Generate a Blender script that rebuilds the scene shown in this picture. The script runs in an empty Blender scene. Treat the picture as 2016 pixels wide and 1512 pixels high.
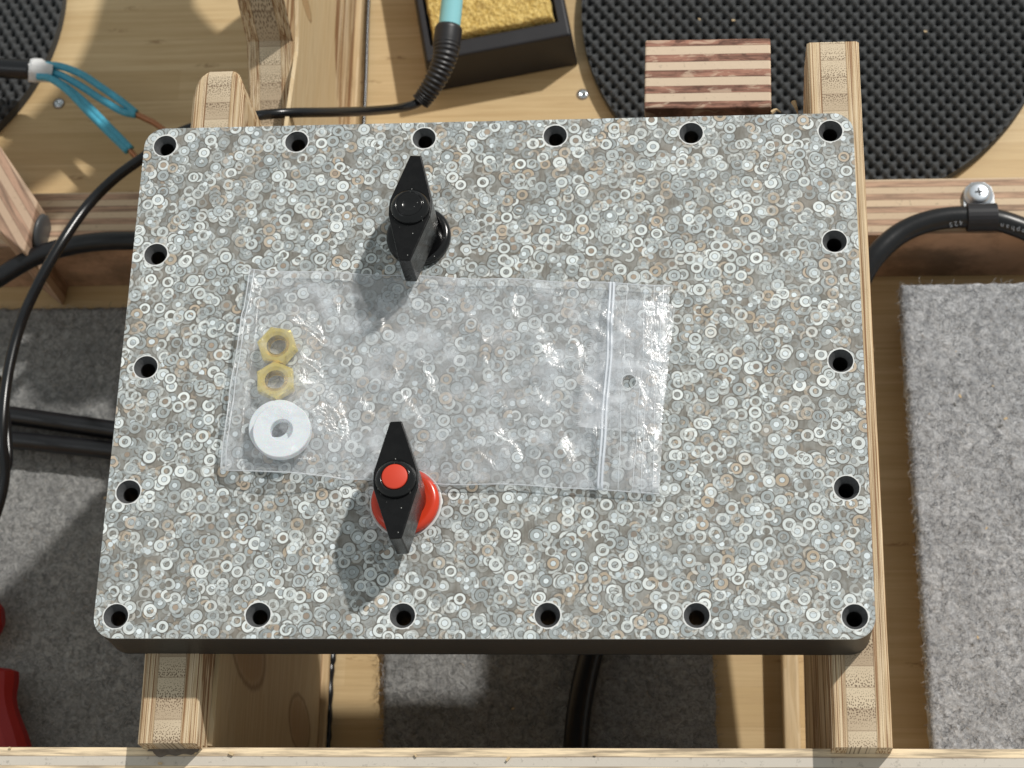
import bpy, bmesh, math, random
from mathutils import Vector, Matrix, noise
random.seed(7)
S = bpy.context.scene
COL = S.collection
PI = math.pi

# ------------------------------------------------------------------ camera
R = Matrix(((0.9956826, 0.0106516, 0.0922098), (0.0247570, 0.9269363, -0.3744011), (-0.0894606, 0.3750675, 0.9226709)))
C = Vector((0.08382605, -0.30415283, 0.73020968))
F = 3896.28
cam = bpy.data.cameras.new('camera')
cam.sensor_width = 36.0
cam.lens = F / 2016 * 36
cam.clip_start = 0.02
cam.clip_end = 50
cam.dof.use_dof = True
cam.dof.focus_distance = 0.80
cam.dof.aperture_fstop = 21
co = bpy.data.objects.new('camera', cam)
co.matrix_world = Matrix.Translation(C) @ R.to_4x4()
COL.objects.link(co)
S.camera = co

# ------------------------------------------------------------------ light
w = bpy.data.worlds.new("World")
S.world = w
w.use_nodes = True
w.node_tree.nodes['Background'].inputs[0].default_value = (0.94, 1.0, 0.985, 1)
w.node_tree.nodes['Background'].inputs[1].default_value = 0.40
LDIR = Vector((.47, .52, .71)).normalized()
def lamp(name, pos, power, size, col, target=(0, 0, 0)):
    l = bpy.data.lights.new(name, 'AREA'); l.shape = 'DISK'; l.size = size; l.energy = power; l.color = col
    o = bpy.data.objects.new(name, l); o.location = pos
    o.rotation_euler = (Vector(pos) - Vector(target)).to_track_quat('Z', 'Y').to_euler()
    COL.objects.link(o); return o
lamp('key_lamp', LDIR * 12.0, 1360, .34, (1, .965, .91))
lamp('fill_lamp', (-1.5, -.6, 1.9), 2.6, .9, (.95, .98, 1))  # added soft fill that lifts the shade, set clear of the knob reflections
S.view_settings.view_transform = 'Standard'
S.view_settings.look = 'None'
S.view_settings.gamma = 1
S.view_settings.exposure = 0
S.render.engine = 'CYCLES'
S.cycles.max_bounces = 8
S.cycles.transparent_max_bounces = 24

# ------------------------------------------------------------------ pixel to place
def ray(x, y):
    return R @ Vector(((x - 1008) / F, -(y - 756) / F, -1.0))
def at(x, y, z):
    d = ray(x, y); return C + d * ((z - C.z) / d.z)
FZ = -.285                       # the board everything stands on
BZ = FZ + .053                   # top of the low divider

# ------------------------------------------------------------------ material tools
class NT:
    def __init__(s, name):
        s.m = bpy.data.materials.new(name); s.m.use_nodes = True
        s.t = s.m.node_tree; s.n = s.t.nodes; s.n.clear()
        s.out = s.n.new('ShaderNodeOutputMaterial')
        s.co = s.n.new('ShaderNodeTexCoord').outputs['Object']
    def L(s, a, b):
        if isinstance(a, (int, float)):
            b.default_value = a
        elif isinstance(a, (tuple, list)):
            v = list(a)
            if b.type == 'RGBA' and len(v) == 3: v = v + [1]
            b.default_value = v
        else: s.t.links.new(a, b)
    def math(s, op, a, b=0.0, c=None, clamp=False):
        n = s.n.new('ShaderNodeMath'); n.operation = op; n.use_clamp = clamp
        s.L(a, n.inputs[0]); s.L(b, n.inputs[1])
        if c is not None: s.L(c, n.inputs[2])
        return n.outputs[0]
    def mix(s, f, a, b, blend='MIX'):
        n = s.n.new('ShaderNodeMix'); n.data_type = 'RGBA'; n.blend_type = blend; n.clamp_factor = True
        s.L(f, n.inputs[0]); s.L(a, n.inputs[6]); s.L(b, n.inputs[7]); return n.outputs[2]
    def mapr(s, v, a, b, c=0.0, d=1.0, smooth=True):
        n = s.n.new('ShaderNodeMapRange'); n.interpolation_type = 'SMOOTHSTEP' if smooth else 'LINEAR'
        s.L(v, n.inputs[0]); s.L(a, n.inputs[1]); s.L(b, n.inputs[2]); s.L(c, n.inputs[3]); s.L(d, n.inputs[4]); return n.outputs[0]
    def mapping(s, scale=(1, 1, 1), loc=(0, 0, 0), rot=(0, 0, 0), v=None):
        n = s.n.new('ShaderNodeMapping'); s.L(v or s.co, n.inputs[0])
        n.inputs['Location'].default_value = loc; n.inputs['Rotation'].default_value = rot; n.inputs['Scale'].default_value = scale
        return n.outputs[0]
    def noise(s, v, scale=1.0, detail=3, rough=.55, dist=0.0, dim='3D'):
        n = s.n.new('ShaderNodeTexNoise'); n.noise_dimensions = dim; s.L(v, n.inputs['Vector'])
        n.inputs['Scale'].default_value = scale; n.inputs['Detail'].default_value = detail
        n.inputs['Roughness'].default_value = rough; n.inputs['Distortion'].default_value = dist
        return n.outputs[0]
    def voro(s, v, scale=1.0, dim='2D', feat='F1', rnd=1.0):
        n = s.n.new('ShaderNodeTexVoronoi'); n.voronoi_dimensions = dim; n.feature = feat; s.L(v, n.inputs['Vector'])
        n.inputs['Scale'].default_value = scale; n.inputs['Randomness'].default_value = rnd
        return n.outputs['Distance'], (n.outputs['Color'] if 'Color' in n.outputs else None)
    def sep(s, v):
        n = s.n.new('ShaderNodeSeparateXYZ'); s.L(v, n.inputs[0]); return n.outputs
    def comb(s, x, y, z):
        n = s.n.new('ShaderNodeCombineXYZ'); s.L(x, n.inputs[0]); s.L(y, n.inputs[1]); s.L(z, n.inputs[2]); return n.outputs[0]
    def white(s, v):
        n = s.n.new('ShaderNodeTexWhiteNoise'); n.noise_dimensions = '1D'; s.L(v, n.inputs['W']); return n.outputs['Value'], n.outputs['Color']
    def ramp(s, f, stops):
        n = s.n.new('ShaderNodeValToRGB'); s.L(f, n.inputs[0]); e = n.color_ramp.elements
        while len(e) < len(stops): e.new(.5)
        for i, (p, c) in enumerate(stops): e[i].position = p; e[i].color = (*c, 1)
        return n.outputs[0]
    def bump(s, h, strength=.3, dist=.001):
        n = s.n.new('ShaderNodeBump'); n.inputs['Strength'].default_value = strength; n.inputs['Distance'].default_value = dist
        s.L(h, n.inputs['Height']); return n.outputs[0]
    def bsdf(s, col, rough=.5, metal=0.0, spec=.5, normal=None, **kw):
        n = s.n.new('ShaderNodeBsdfPrincipled'); s.L(col, n.inputs['Base Color']); s.L(rough, n.inputs['Roughness'])
        n.inputs['Metallic'].default_value = metal; n.inputs['Specular IOR Level'].default_value = spec
        if normal is not None: s.L(normal, n.inputs['Normal'])
        for k, v in kw.items(): s.L(v, n.inputs[k.replace('_', ' ')])
        return n.outputs[0]
    def done(s, sh):
        s.t.links.new(sh, s.out.inputs[0]); return s.m

def simple(name, col, rough=.5, metal=0.0, spec=.5, nscale=0, nbump=.2, ndist=.0005, var=.15, **kw):
    t = NT(name)
    c = col; nm = None
    if nscale:
        f = t.noise(t.co, nscale, 4)
        c = t.mix(f, tuple(v * (1 - var) for v in col), tuple(min(1, v * (1 + var)) for v in col))
        nm = t.bump(f, nbump, ndist)
    return t.done(t.bsdf(c, rough, metal, spec, nm, **kw))

# ---- the washer-pattern laminate
def laminate():
    t = NT('washer_pattern_laminate')
    streak = t.noise(t.mapping((900, 90, 1)), 1, 4, .6)
    blot = t.noise(t.mapping((130, 130, 1)), 1, 3, .6)
    warm = t.noise(t.mapping((60, 60, 1), (3, 4, 0)), 1, 2)
    base = t.mix(t.mapr(blot, .35, .65), (.165, .152, .128), (.29, .288, .267))
    base = t.mix(t.math('MULTIPLY', t.mapr(streak, .35, .7), .35), base, (.36, .36, .345))
    base = t.mix(t.math('MULTIPLY', t.mapr(warm, .5, .7), .4), base, (.25, .205, .16))
    warp = t.n.new('ShaderNodeTexNoise'); warp.inputs['Scale'].default_value = 260; warp.inputs['Detail'].default_value = 1
    t.L(t.co, warp.inputs['Vector'])
    vm = t.n.new('ShaderNodeVectorMath'); vm.operation = 'MULTIPLY_ADD'
    t.L(warp.outputs['Color'], vm.inputs[0]); vm.inputs[1].default_value = (.0008, .0008, 0); t.L(t.co, vm.inputs[2])
    col = base
    layers = [(200, .3, (.1, .2), .6), (225, 2.0, (.9, .35), .8), (205, 1.0, (.5, .66), .8), (178, .7, (.61, .13), .9), (158, 2.7, (.23, .71), 1.0), (165, 1.6, (.7, .3), 1.0), (150, 0.2, (.47, .97), 1.0)]
    for i, (sc, rot, loc, amax) in enumerate(layers):
        v = t.mapping((1, 1, 1), (loc[0], loc[1], 0), (0, 0, rot), vm.outputs[0] if i < 3 else t.co)
        d, c = t.voro(v, sc)
        d = t.math('MULTIPLY', d, 1.0 / sc * 1000)        # distance in mm
        rr = t.n.new('ShaderNodeSeparateColor'); t.L(c, rr.inputs[0]); r, g, b = rr.outputs
        kr = t.mapr(r, 0, 1, 1.2, 1.42, False)           # inner radius
        ko = t.mapr(g, 0, 1, 2.25, 2.65, False)
        if i >= 3: ko = t.mapr(g, 0, 1, 2.2, 2.65, False)
        e = .07
        ring = t.math('MULTIPLY', t.mapr(d, t.math('SUBTRACT', kr, e), t.math('ADD', kr, e)),
                      t.mapr(d, t.math('SUBTRACT', ko, e), t.math('ADD', ko, e), 1, 0))
        outl = t.math('MULTIPLY', t.mapr(d, t.math('SUBTRACT', ko, .02), t.math('ADD', ko, .2)), t.mapr(d, t.math('ADD', ko, .25), t.math('ADD', ko, .7), 1, 0))
        inl = t.math('MULTIPLY', t.mapr(d, t.math('SUBTRACT', kr, .35), t.math('SUBTRACT', kr, .08)), t.mapr(d, t.math('SUBTRACT', kr, .05), t.math('ADD', kr, .1), 1, 0))
        disc = t.mapr(d, t.math('SUBTRACT', kr, .26), t.math('SUBTRACT', kr, .14), 1, 0)
        pick = t.math('FRACT', t.math('MULTIPLY', b, 7.31))
        has = t.mapr(pick, .44, .46) if i >= 3 else t.mapr(pick, .45, .5)
        alpha = t.math('MULTIPLY', t.mapr(t.math('FRACT', t.math('MULTIPLY', r, 5.7)), 0, .8, .22 * amax, amax, False), has)
        tone = t.math('FRACT', t.math('MULTIPLY', g, 9.13))
        rc = t.ramp(tone, [(0, (.30, .33, .335)), (.3, (.42, .465, .475)), (.55, (.64, .685, .68)), (.89, (.81, .85, .84)), (.91, (.44, .355, .26)), (1, (.54, .445, .345))])
        dt = t.math('FRACT', t.math('MULTIPLY', b, 13.7))
        dc = t.ramp(dt, [(0, (.27, .29, .30)), (.35, (.48, .54, .57)), (.84, (.80, .87, .90)), (.86, (.42, .33, .25)), (1, (.20, .17, .145))])
        dk = t.math('MULTIPLY', t.math('ADD', outl, inl), t.math('MULTIPLY', alpha, .95))
        col = t.mix(dk, col, (.115, .105, .09))
        col = t.mix(t.math('MULTIPLY', ring, alpha), col, rc)
        hasd = t.mapr(t.math('FRACT', t.math('MULTIPLY', g, 3.77)), .50, .53)
        hasd2 = t.math('MULTIPLY', hasd, t.mapr(dt, 0, .6, .3, .95))
        col = t.mix(t.math('MULTIPLY', disc, t.math('MULTIPLY', hasd2, t.mapr(pick, .50, .52) if i >= 3 else has)), col, dc)
    fine = t.noise(t.mapping((2400, 500, 1)), 1, 3, .7)
    col = t.mix(.35, col, t.mix(fine, (.25, .25, .25), (.75, .75, .75)), 'OVERLAY')
    return t.done(t.bsdf(col, t.mapr(fine, .3, .7, .3, .48), 0.0, .5, t.bump(blot, .05, .0003)))

# ---- edge of three-ply bamboo board: x across the thickness, y along
def bamboo_edge(name, cell=.0084, half=.0055, dim=1.0, seed=0.0):
    t = NT(name)
    x, y, z = t.sep(t.co)[:3]
    side = t.noise(t.mapping((1400, 14, 90), (seed, seed, 0)), 1, 4, .65)
    c1 = t.ramp(side, [(.30, (.36, .22, .11)), (.42, (.56, .40, .23)), (.5, (.68, .53, .34)), (.65, (.78, .64, .45))])
    ln = t.noise(t.mapping((2600, 9, 200), (seed, 1, 0)), 1, 2, .5)
    c1 = t.mix(t.math('MULTIPLY', t.mapr(ln, .50, .57), .9), c1, (.25, .12, .05))
    ci = t.math('FLOOR', t.math('DIVIDE', t.math('ADD', y, seed), cell))
    cf = t.math('FRACT', t.math('DIVIDE', t.math('ADD', y, seed), cell))
    rv, rc = t.white(ci)
    base2 = t.mix(rv, (.50, .39, .27), (.72, .60, .43))
    d, _ = t.voro(t.mapping((1, .75, 1), (seed, 0, 0)), 1250, '2D', 'F1', .8)
    flip = t.mapr(rv, .5, .51)
    dens = t.math('ABSOLUTE', t.math('SUBTRACT', cf, flip))
    thr = t.mapr(dens, 0, 1, .10, .36, False)
    dot = t.mapr(d, t.math('SUBTRACT', thr, .09), t.math('ADD', thr, .06), 1, 0)
    c2 = t.mix(t.math('MULTIPLY', dot, .85), base2, (.13, .08, .045))
    seam = t.math('ADD', t.mapr(cf, 0, .05, 1, 0), t.mapr(cf, .96, 1, 0, 1))
    c2 = t.mix(t.math('MULTIPLY', seam, .5), c2, (.2, .12, .07))
    ax = t.math('ABSOLUTE', x)
    m = t.mapr(ax, half - .0002, half + .0001, 1, 0)
    c = t.mix(m, c1, c2)
    sm = t.math('MULTIPLY', t.mapr(ax, half - .0003, half), t.mapr(ax, half, half + .0003, 1, 0))
    c = t.mix(t.math('MULTIPLY', sm, .6), c, (.2, .12, .06))
    big = t.noise(t.co, 40, 3)
    c = t.mix(t.mapr(big, .3, .7), t.mix(1, c, (.88 * dim, .86 * dim, .84 * dim), 'MULTIPLY'), t.mix(1, c, (dim, dim, dim), 'MULTIPLY'))
    return t.done(t.bsdf(c, .6, 0, .3, t.bump(t.math('ADD', side, t.math('MULTIPLY', dot, -1)), .25, .0004)))

# ---- bamboo board: strips along x
def bamboo_board():
    t = NT('bamboo_board')
    x, y, z = t.sep(t.co)[:3]
    row = t.math('FLOOR', t.math('DIVIDE', y, .021))
    rv, rc = t.white(row)
    off = t.math('MULTIPLY', rv, 3.1)
    pl = t.math('FLOOR', t.math('DIVIDE', t.math('ADD', x, off), .42))
    rv2, _ = t.white(t.math('ADD', t.math('MULTIPLY', row, 7.3), pl))
    g = t.noise(t.comb(t.math('MULTIPLY', t.math('ADD', x, off), 9), t.math('MULTIPLY', y, 260), 0), 1, 5, .6, .4)
    g2 = t.noise(t.comb(t.math('MULTIPLY', t.math('ADD', x, off), 40), t.math('MULTIPLY', y, 1500), 0), 1, 2, .6)
    c = t.mix(rv2, (.56, .405, .21), (.68, .52, .30))
    c = t.mix(t.math('MULTIPLY', t.mapr(g, .3, .72), .75), c, (.50, .345, .17))
    c = t.mix(t.math('MULTIPLY', t.mapr(g2, .5, .75), .35), c, (.40, .26, .12))
    nd, nc = t.voro(t.mapping((9, 48, 1), (.3, .1, 0)), 1, '2D')
    nz = t.noise(t.mapping((260, 700, 1)), 1, 4, .7)
    nm = t.math('MULTIPLY', t.mapr(nd, .03, .1, 1, 0), t.mapr(nz, .45, .6))
    c = t.mix(t.math('MULTIPLY', nm, .7), c, (.27, .15, .06))
    fr = t.math('FRACT', t.math('DIVIDE', y, .021))
    c = t.mix(t.math('MULTIPLY', t.mapr(fr, 0, .03, 1, 0), .22), c, (.25, .15, .07))
    return t.done(t.bsdf(c, t.mapr(g, .3, .7, .32, .5), 0, .4, t.bump(g2, .08, .0003)))

# ---- plywood on edge: layers stacked along one local axis
def plywood(name, axis, pitch, light, dark, off=0.0, dk=.6, seed=0.0, thin=.5, mottle=.3):
    t = NT(name)
    s = t.sep(t.co); a = s[axis]; others = [i for i in (0, 1, 2) if i != axis]
    wob = t.noise(t.mapping((20, 20, 20), (seed, 0, 0)), 1, 2)
    p = t.math('DIVIDE', t.math('ADD', t.math('ADD', a, off), t.math('MULTIPLY', t.math('SUBTRACT', wob, .5), .0006)), pitch)
    idx = t.math('FLOOR', p); fr = t.math('FRACT', p)
    isd = t.mapr(fr, thin - .02, thin + .02)
    rv, rc = t.white(t.math('ADD', idx, seed + .5))
    sc = [30, 30, 30]; sc[axis] = 500
    st = t.noise(t.mapping(tuple(sc), (seed, 2, 0)), 1, 4, .65)
    sc2 = [350, 350, 350]; sc2[axis] = 350
    pore = t.noise(t.mapping(tuple(sc2), (0, seed, 0)), 1, 3, .7)
    cl = t.mix(t.mapr(pore, .58, .72), light, tuple(v * .62 for v in light))
    cl = t.mix(t.math('MULTIPLY', rv, .5), cl, tuple(v * .8 for v in light))
    cd = t.mix(t.mapr(st, .35, .68), tuple(min(1, v * 1.5) for v in dark), tuple(v * .5 for v in dark))
    mo = [90, 90, 90]; mo[axis] = 260
    mot = t.noise(t.mapping(tuple(mo), (seed, 7, 1)), 1, 3, .6, .4)
    cd = t.mix(t.math('MULTIPLY', t.mapr(mot, .5, .66), mottle), cd, tuple(v * .3 for v in dark))
    cd = t.mix(t.math('MULTIPLY', t.mapr(mot, .36, .46, 1, 0), mottle * .6), cd, light)
    c = t.mix(t.math('MULTIPLY', isd, dk), cl, cd)
    ln = t.math('MULTIPLY', t.mapr(fr, thin - .05, thin), t.mapr(fr, thin, thin + .05, 1, 0))
    ln2 = t.math('ADD', t.mapr(fr, 0, .04, 1, 0), ln)
    c = t.mix(t.math('MULTIPLY', ln2, .5), c, (.16, .09, .06))
    return t.done(t.bsdf(c, .65, 0, .25, t.bump(pore, .3, .0004)))

# ---- pine
def pine(name, base=(.66, .50, .31), dark=(.50, .33, .17), axis=1, knots=()):
    t = NT(name)
    s = t.sep(t.co)
    sc = [70, 70, 70]; sc[axis] = 5
    v = t.mapping(tuple(sc))
    g = t.noise(v, 1, 3, .5, .6)
    bands = t.math('FRACT', t.math('MULTIPLY', g, 7))
    c = t.mix(t.mapr(bands, .1, .9), base, dark)
    c = t.mix(.45, c, base)
    sc2 = [1200, 1200, 1200]; sc2[axis] = 40
    fine = t.noise(t.mapping(tuple(sc2)), 1, 3, .6)
    c = t.mix(t.math('MULTIPLY', t.mapr(fine, .5, .7), .35), c, tuple(v * .6 for v in dark))
    for (k, rad) in knots:
        vs = t.n.new('ShaderNodeVectorMath'); vs.operation = 'SUBTRACT'; t.L(t.co, vs.inputs[0]); vs.inputs[1].default_value = k
        vd = t.n.new('ShaderNodeVectorMath'); vd.operation = 'DIVIDE'; t.L(vs.outputs[0], vd.inputs[0]); vd.inputs[1].default_value = rad
        vl = t.n.new('ShaderNodeVectorMath'); vl.operation = 'LENGTH'; t.L(vd.outputs[0], vl.inputs[0])
        dd = t.math('ADD', vl.outputs['Value'], t.math('MULTIPLY', t.math('SUBTRACT', fine, .5), .3))
        c = t.mix(t.math('MULTIPLY', t.mapr(dd, .75, 1.05, 1, 0), .55), c, (.33, .17, .07))
        rg = t.math('MULTIPLY', t.mapr(dd, .85, 1.0), t.mapr(dd, 1.0, 1.15, 1, 0))
        c = t.mix(t.math('MULTIPLY', rg, .7), c, (.2, .1, .04))
    return t.done(t.bsdf(c, .55, 0, .35, t.bump(fine, .15, .0004)))

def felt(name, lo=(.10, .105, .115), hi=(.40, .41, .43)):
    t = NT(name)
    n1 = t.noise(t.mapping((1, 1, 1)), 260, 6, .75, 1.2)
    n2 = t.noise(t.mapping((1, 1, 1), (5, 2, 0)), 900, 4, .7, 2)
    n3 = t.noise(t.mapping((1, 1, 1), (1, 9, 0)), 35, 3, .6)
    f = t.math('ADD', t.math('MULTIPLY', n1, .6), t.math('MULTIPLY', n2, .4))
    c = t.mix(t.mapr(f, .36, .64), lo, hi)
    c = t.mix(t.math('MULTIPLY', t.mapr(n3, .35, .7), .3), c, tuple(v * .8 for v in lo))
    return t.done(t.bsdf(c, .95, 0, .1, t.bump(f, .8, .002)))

def fibre_mat():
    t = NT('felt_fibre')
    g = t.n.new('ShaderNodeNewGeometry')
    c = t.ramp(g.outputs['Random Per Island'], [(0, (.06, .065, .075)), (.35, (.17, .18, .2)), (.7, (.45, .46, .48)), (.97, (.72, .72, .72)), (1, (.5, .38, .25))])
    return t.done(t.bsdf(c, .8, 0, .2))

def film(name, milk=.15, patch=.3, hole=None, bumpk=.5, rough=.16):
    t = NT(name)
    n1 = t.noise(t.mapping((60, 75, 60)), 1, 4, .65, .6)
    n2 = t.noise(t.mapping((700, 500, 500)), 1, 4, .7)
    wr = t.noise(t.mapping((140, 70, 100), (3, 1, 0), (0, 0, .5)), 1, 3, .6, 1.6)
    rid = t.math('SUBTRACT', 1.0, t.math('MULTIPLY', t.math('ABSOLUTE', t.math('SUBTRACT', wr, .5)), 9), clamp=True)
    f = t.math('ADD', milk, t.math('MULTIPLY', t.mapr(n1, .46, .74), patch))
    f = t.math('ADD', f, t.math('MULTIPLY', rid, .05))
    h = t.math('ADD', t.math('MULTIPLY', n1, .8), t.math('ADD', t.math('MULTIPLY', n2, .03), t.math('MULTIPLY', rid, .12)))
    nm = t.bump(h, bumpk, .004)
    tr = t.n.new('ShaderNodeBsdfTransparent'); tr.inputs[0].default_value = (.99, .992, .995, 1)
    df = t.n.new('ShaderNodeBsdfDiffuse'); df.inputs[0].default_value = (.88, .91, .96, 1)
    tl = t.n.new('ShaderNodeBsdfTranslucent'); tl.inputs[0].default_value = (.88, .91, .95, 1)
    dm = t.n.new('ShaderNodeMixShader'); dm.inputs[0].default_value = .12
    t.t.links.new(df.outputs[0], dm.inputs[1]); t.t.links.new(tl.outputs[0], dm.inputs[2])
    gl = t.n.new('ShaderNodeBsdfGlossy'); gl.inputs['Roughness'].default_value = rough; t.L(nm, gl.inputs['Normal'])
    lw = t.n.new('ShaderNodeLayerWeight'); lw.inputs['Blend'].default_value = .5; frf = t.math('ADD', .045, t.math('MULTIPLY', t.math('POWER', lw.outputs['Facing'], 4), .9))
    m1 = t.n.new('ShaderNodeMixShader'); t.L(f, m1.inputs[0]); t.t.links.new(tr.outputs[0], m1.inputs[1]); t.t.links.new(dm.outputs[0], m1.inputs[2])
    m2 = t.n.new('ShaderNodeMixShader'); t.L(frf, m2.inputs[0]); t.t.links.new(m1.outputs[0], m2.inputs[1]); t.t.links.new(gl.outputs[0], m2.inputs[2])
    sh = m2.outputs[0]
    if hole:
        x, y, z = t.sep(t.co)[:3]
        dx = t.math('SUBTRACT', x, hole[0]); dy = t.math('SUBTRACT', y, hole[1])
        rr = t.math('SQRT', t.math('ADD', t.math('MULTIPLY', dx, dx), t.math('MULTIPLY', dy, dy)))
        tt = t.n.new('ShaderNodeBsdfTransparent')
        m3 = t.n.new('ShaderNodeMixShader'); t.L(t.mapr(rr, hole[2] - .0002, hole[2]), m3.inputs[0])
        t.t.links.new(tt.outputs[0], m3.inputs[1]); t.t.links.new(sh, m3.inputs[2]); sh = m3.outputs[0]
    return t.done(sh)

def black_plastic(name, col, rough=.22, dust=True, spec=.5):
    t = NT(name)
    c = col
    if dust:
        d, vc = t.voro(t.mapping((1, 1, 1)), 900, '3D')
        rr = t.n.new('ShaderNodeSeparateColor'); t.L(vc, rr.inputs[0])
        cl = t.noise(t.co, 120, 2)
        mk = t.math('MULTIPLY', t.mapr(d, .10, .2, 1, 0), t.math('MULTIPLY', t.mapr(rr.outputs[0], .86, .9), t.mapr(cl, .45, .6)))
        c = t.mix(mk, col, (.6, .6, .58))
    sm = t.noise(t.co, 300, 3)
    return t.done(t.bsdf(c, t.mapr(sm, .3, .7, rough * .8, rough * 1.3), 0, spec, t.bump(sm, .03, .0002)))

def sponge_mat():
    t = NT('yellow_sponge')
    n1 = t.noise(t.co, 90, 4, .7); n2 = t.noise(t.mapping((1, .5, 1)), 700, 4, .7)
    c = t.mix(t.mapr(n2, .35, .65), (.50, .33, .09), (.80, .60, .23))
    c = t.mix(t.math('MULTIPLY', t.mapr(n1, .56, .75), .65), c, (.25, .14, .045))
    d, _ = t.voro(t.co, 420, '3D')
    return t.done(t.bsdf(c, .9, 0, .1, t.bump(t.math('ADD', n2, d), .7, .0015)))

def knot(x, y):
    d = ray(x, y); p = C + d * ((-.1101 - C.x) / d.x)
    return (.0135, p.y + .147, p.z - FZ)
KNOTS = ((knot(492, 1275), (.02, .016, .034)), (knot(592, 1425), (.02, .013, .026)), (knot(560, 1150), (.02, .018, .02)), (knot(617, 5), (.02, .005, .016)))
M = dict(
    lam=laminate(), lam_edge=simple('pale_laminate_rim', (.62, .63, .62), .4), body=simple('black_panel_core', (.022, .021, .020), .42, 0, .4, 500, .15),
    sink=simple('dark_drilled_core', (.085, .087, .09), .5, 0, .5, 900, .35, .0004, .5), bore=simple('black_bore', (.006, .006, .006), .6),
    chip=simple('chipped_white_rim', (.72, .73, .72), .6, 0, .3, 2500, .3, .0002, .3),
    rail=bamboo_edge('bamboo_ply_edge'), rail2=bamboo_edge('bamboo_ply_edge_pale', seed=.0031, dim=1.05),
    floor=bamboo_board(), pine=pine('pine_plank', (.62, .49, .31), (.53, .38, .20), 1, KNOTS),
    ply_top=plywood('plywood_post', 1, .0081, (.74, .58, .43), (.27, .135, .095), .0063, 1.0, 0, .54, .75),
    ply_bar=plywood('plywood_bar', 1, .0076, (.68, .52, .36), (.38, .235, .16), .0, .85, 3.0, .52, .10),
    ply_front=plywood('plywood_front', 1, .0074, (.66, .60, .52), (.70, .53, .35), .0, .9, 11.0, .52, 0.0),
    ply_blk=plywood('plywood_block', 0, .0090, (.58, .42, .30), (.33, .20, .14), .0, .8, 5.0, .5, .15),
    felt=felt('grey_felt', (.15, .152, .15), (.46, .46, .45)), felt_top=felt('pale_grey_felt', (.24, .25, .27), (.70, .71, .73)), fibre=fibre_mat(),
    foam=simple('dark_rubber_foam', (.062, .065, .068), .75, 0, .25, 1200, .5, .0006, .3),
    cable=simple('black_rubber', (.008, .0085, .0105), .34, 0, .5, 250, .12, .0006, .3),
    cord=simple('black_cord_rubber', (.007, .008, .010), .26, 0, .5, 300, .06, .0003, .3),
    boot=simple('ribbed_rubber', (.018, .018, .021), .42, 0, .5),
    blackp=black_plastic('glossy_black_plastic', (.004, .004, .0045), .16), levp=black_plastic('lever_black_plastic', (.005, .005, .0055), .24, True, .3), redp=black_plastic('glossy_red_plastic', (.66, .05, .018), .2, False),
    reddot=simple('matte_red_inlay', (.64, .05, .02), .5),
    tray=simple('matte_black_tray', (.018, .018, .022), .5, 0, .4, 60, .1, .001, .3),
    brass=simple('brass', (.92, .72, .20), .25, .75, .5, 1500, .15, .0002, .1),
    nylon=simple('white_nylon', (.80, .84, .87), .4, 0, .5, 0, Subsurface_Weight=.25, Subsurface_Scale=.002),
    film=film('clear_film', .115, .22, None), sponge=sponge_mat(),
    zip=simple('milky_zip', (.82, .86, .92), .3, 0, .5, Alpha=.72), seam=simple('film_seam', (.85, .88, .92), .2, 0, .5, Alpha=.42),
    handle=simple('pale_blue_plastic', (.30, .66, .72), .3), teal=simple('teal_insulation', (.07, .37, .52), .3, 0, .5, 300, .05, .0003, .25),
    tape=simple('white_paper_tape', (.68, .69, .70), .6, 0, .3, 400, .4, .0006, .1),
    steel=simple('zinc_steel', (.66, .70, .74), .25, 1, .5, 800, .15, .0003, .15), copper=simple('stripped_copper', (.42, .2, .11), .32, 1, .5, 1500, .4, .0004, .5),
    redh=simple('red_grip', (.30, .012, .012), .42, 0, .4), dark=simple('dark_recess', (.02, .02, .02), .6),
    print_=simple('faded_print', (.17, .18, .20), .6), washer=simple('grey_rubber_disc', (.06, .065, .07), .4, 0, .5),
    glue=simple('dark_glue_smear', (.16, .13, .105), .5, 0, .4, 300, .5, .001, .4), chipw=simple('wood_crumb', (.62, .47, .28), .8),
)
M['zincw'] = simple('bright_zinc', (.74, .79, .86), .36, .85, .5, 500, .2, .0003, .1)
M['zband'] = simple('milky_band', (.82, .86, .92), .3, 0, .5, Alpha=.22)
M['steeld'] = simple('dull_zinc_tab', (.42, .44, .46), .5, 1, .5, 500, .2, .0003, .2)
M['rail_side'] = pine('bamboo_face', (.62, .47, .28), (.50, .35, .18), 1)

# ------------------------------------------------------------------ mesh tools
def tag(o, label=None, cat=None, group=None, kind=None):
    if label: o['label'] = label
    if cat: o['category'] = cat
    if group: o['group'] = group
    if kind: o['kind'] = kind
    return o
def empty(name, loc=(0, 0, 0), label=None, cat=None, group=None, rz=0):
    o = bpy.data.objects.new(name, None); o.location = loc; o.rotation_euler = (0, 0, rz); o.empty_display_size = .01
    COL.objects.link(o); return tag(o, label, cat, group)
def mesh(name, V, Fc, mat, parent=None, smooth=False, bevel=0, mats=None, fm=None, loc=None, rz=0):
    me = bpy.data.meshes.new(name); me.from_pydata([tuple(v) for v in V], [], Fc); me.update()
    for m in (mats or [mat]): me.materials.append(m)
    if fm: me.polygons.foreach_set('material_index', fm)
    if smooth: me.polygons.foreach_set('use_smooth', [True] * len(me.polygons))
    o = bpy.data.objects.new(name, me); COL.objects.link(o)
    if parent: o.parent = parent
    if loc: o.location = loc
    if rz: o.rotation_euler = (0, 0, rz)
    if bevel:
        b = o.modifiers.new('bevel', 'BEVEL'); b.width = bevel; b.segments = 3; b.limit_method = 'ANGLE'; b.angle_limit = .5
        b.harden_normals = False
    return o
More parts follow.
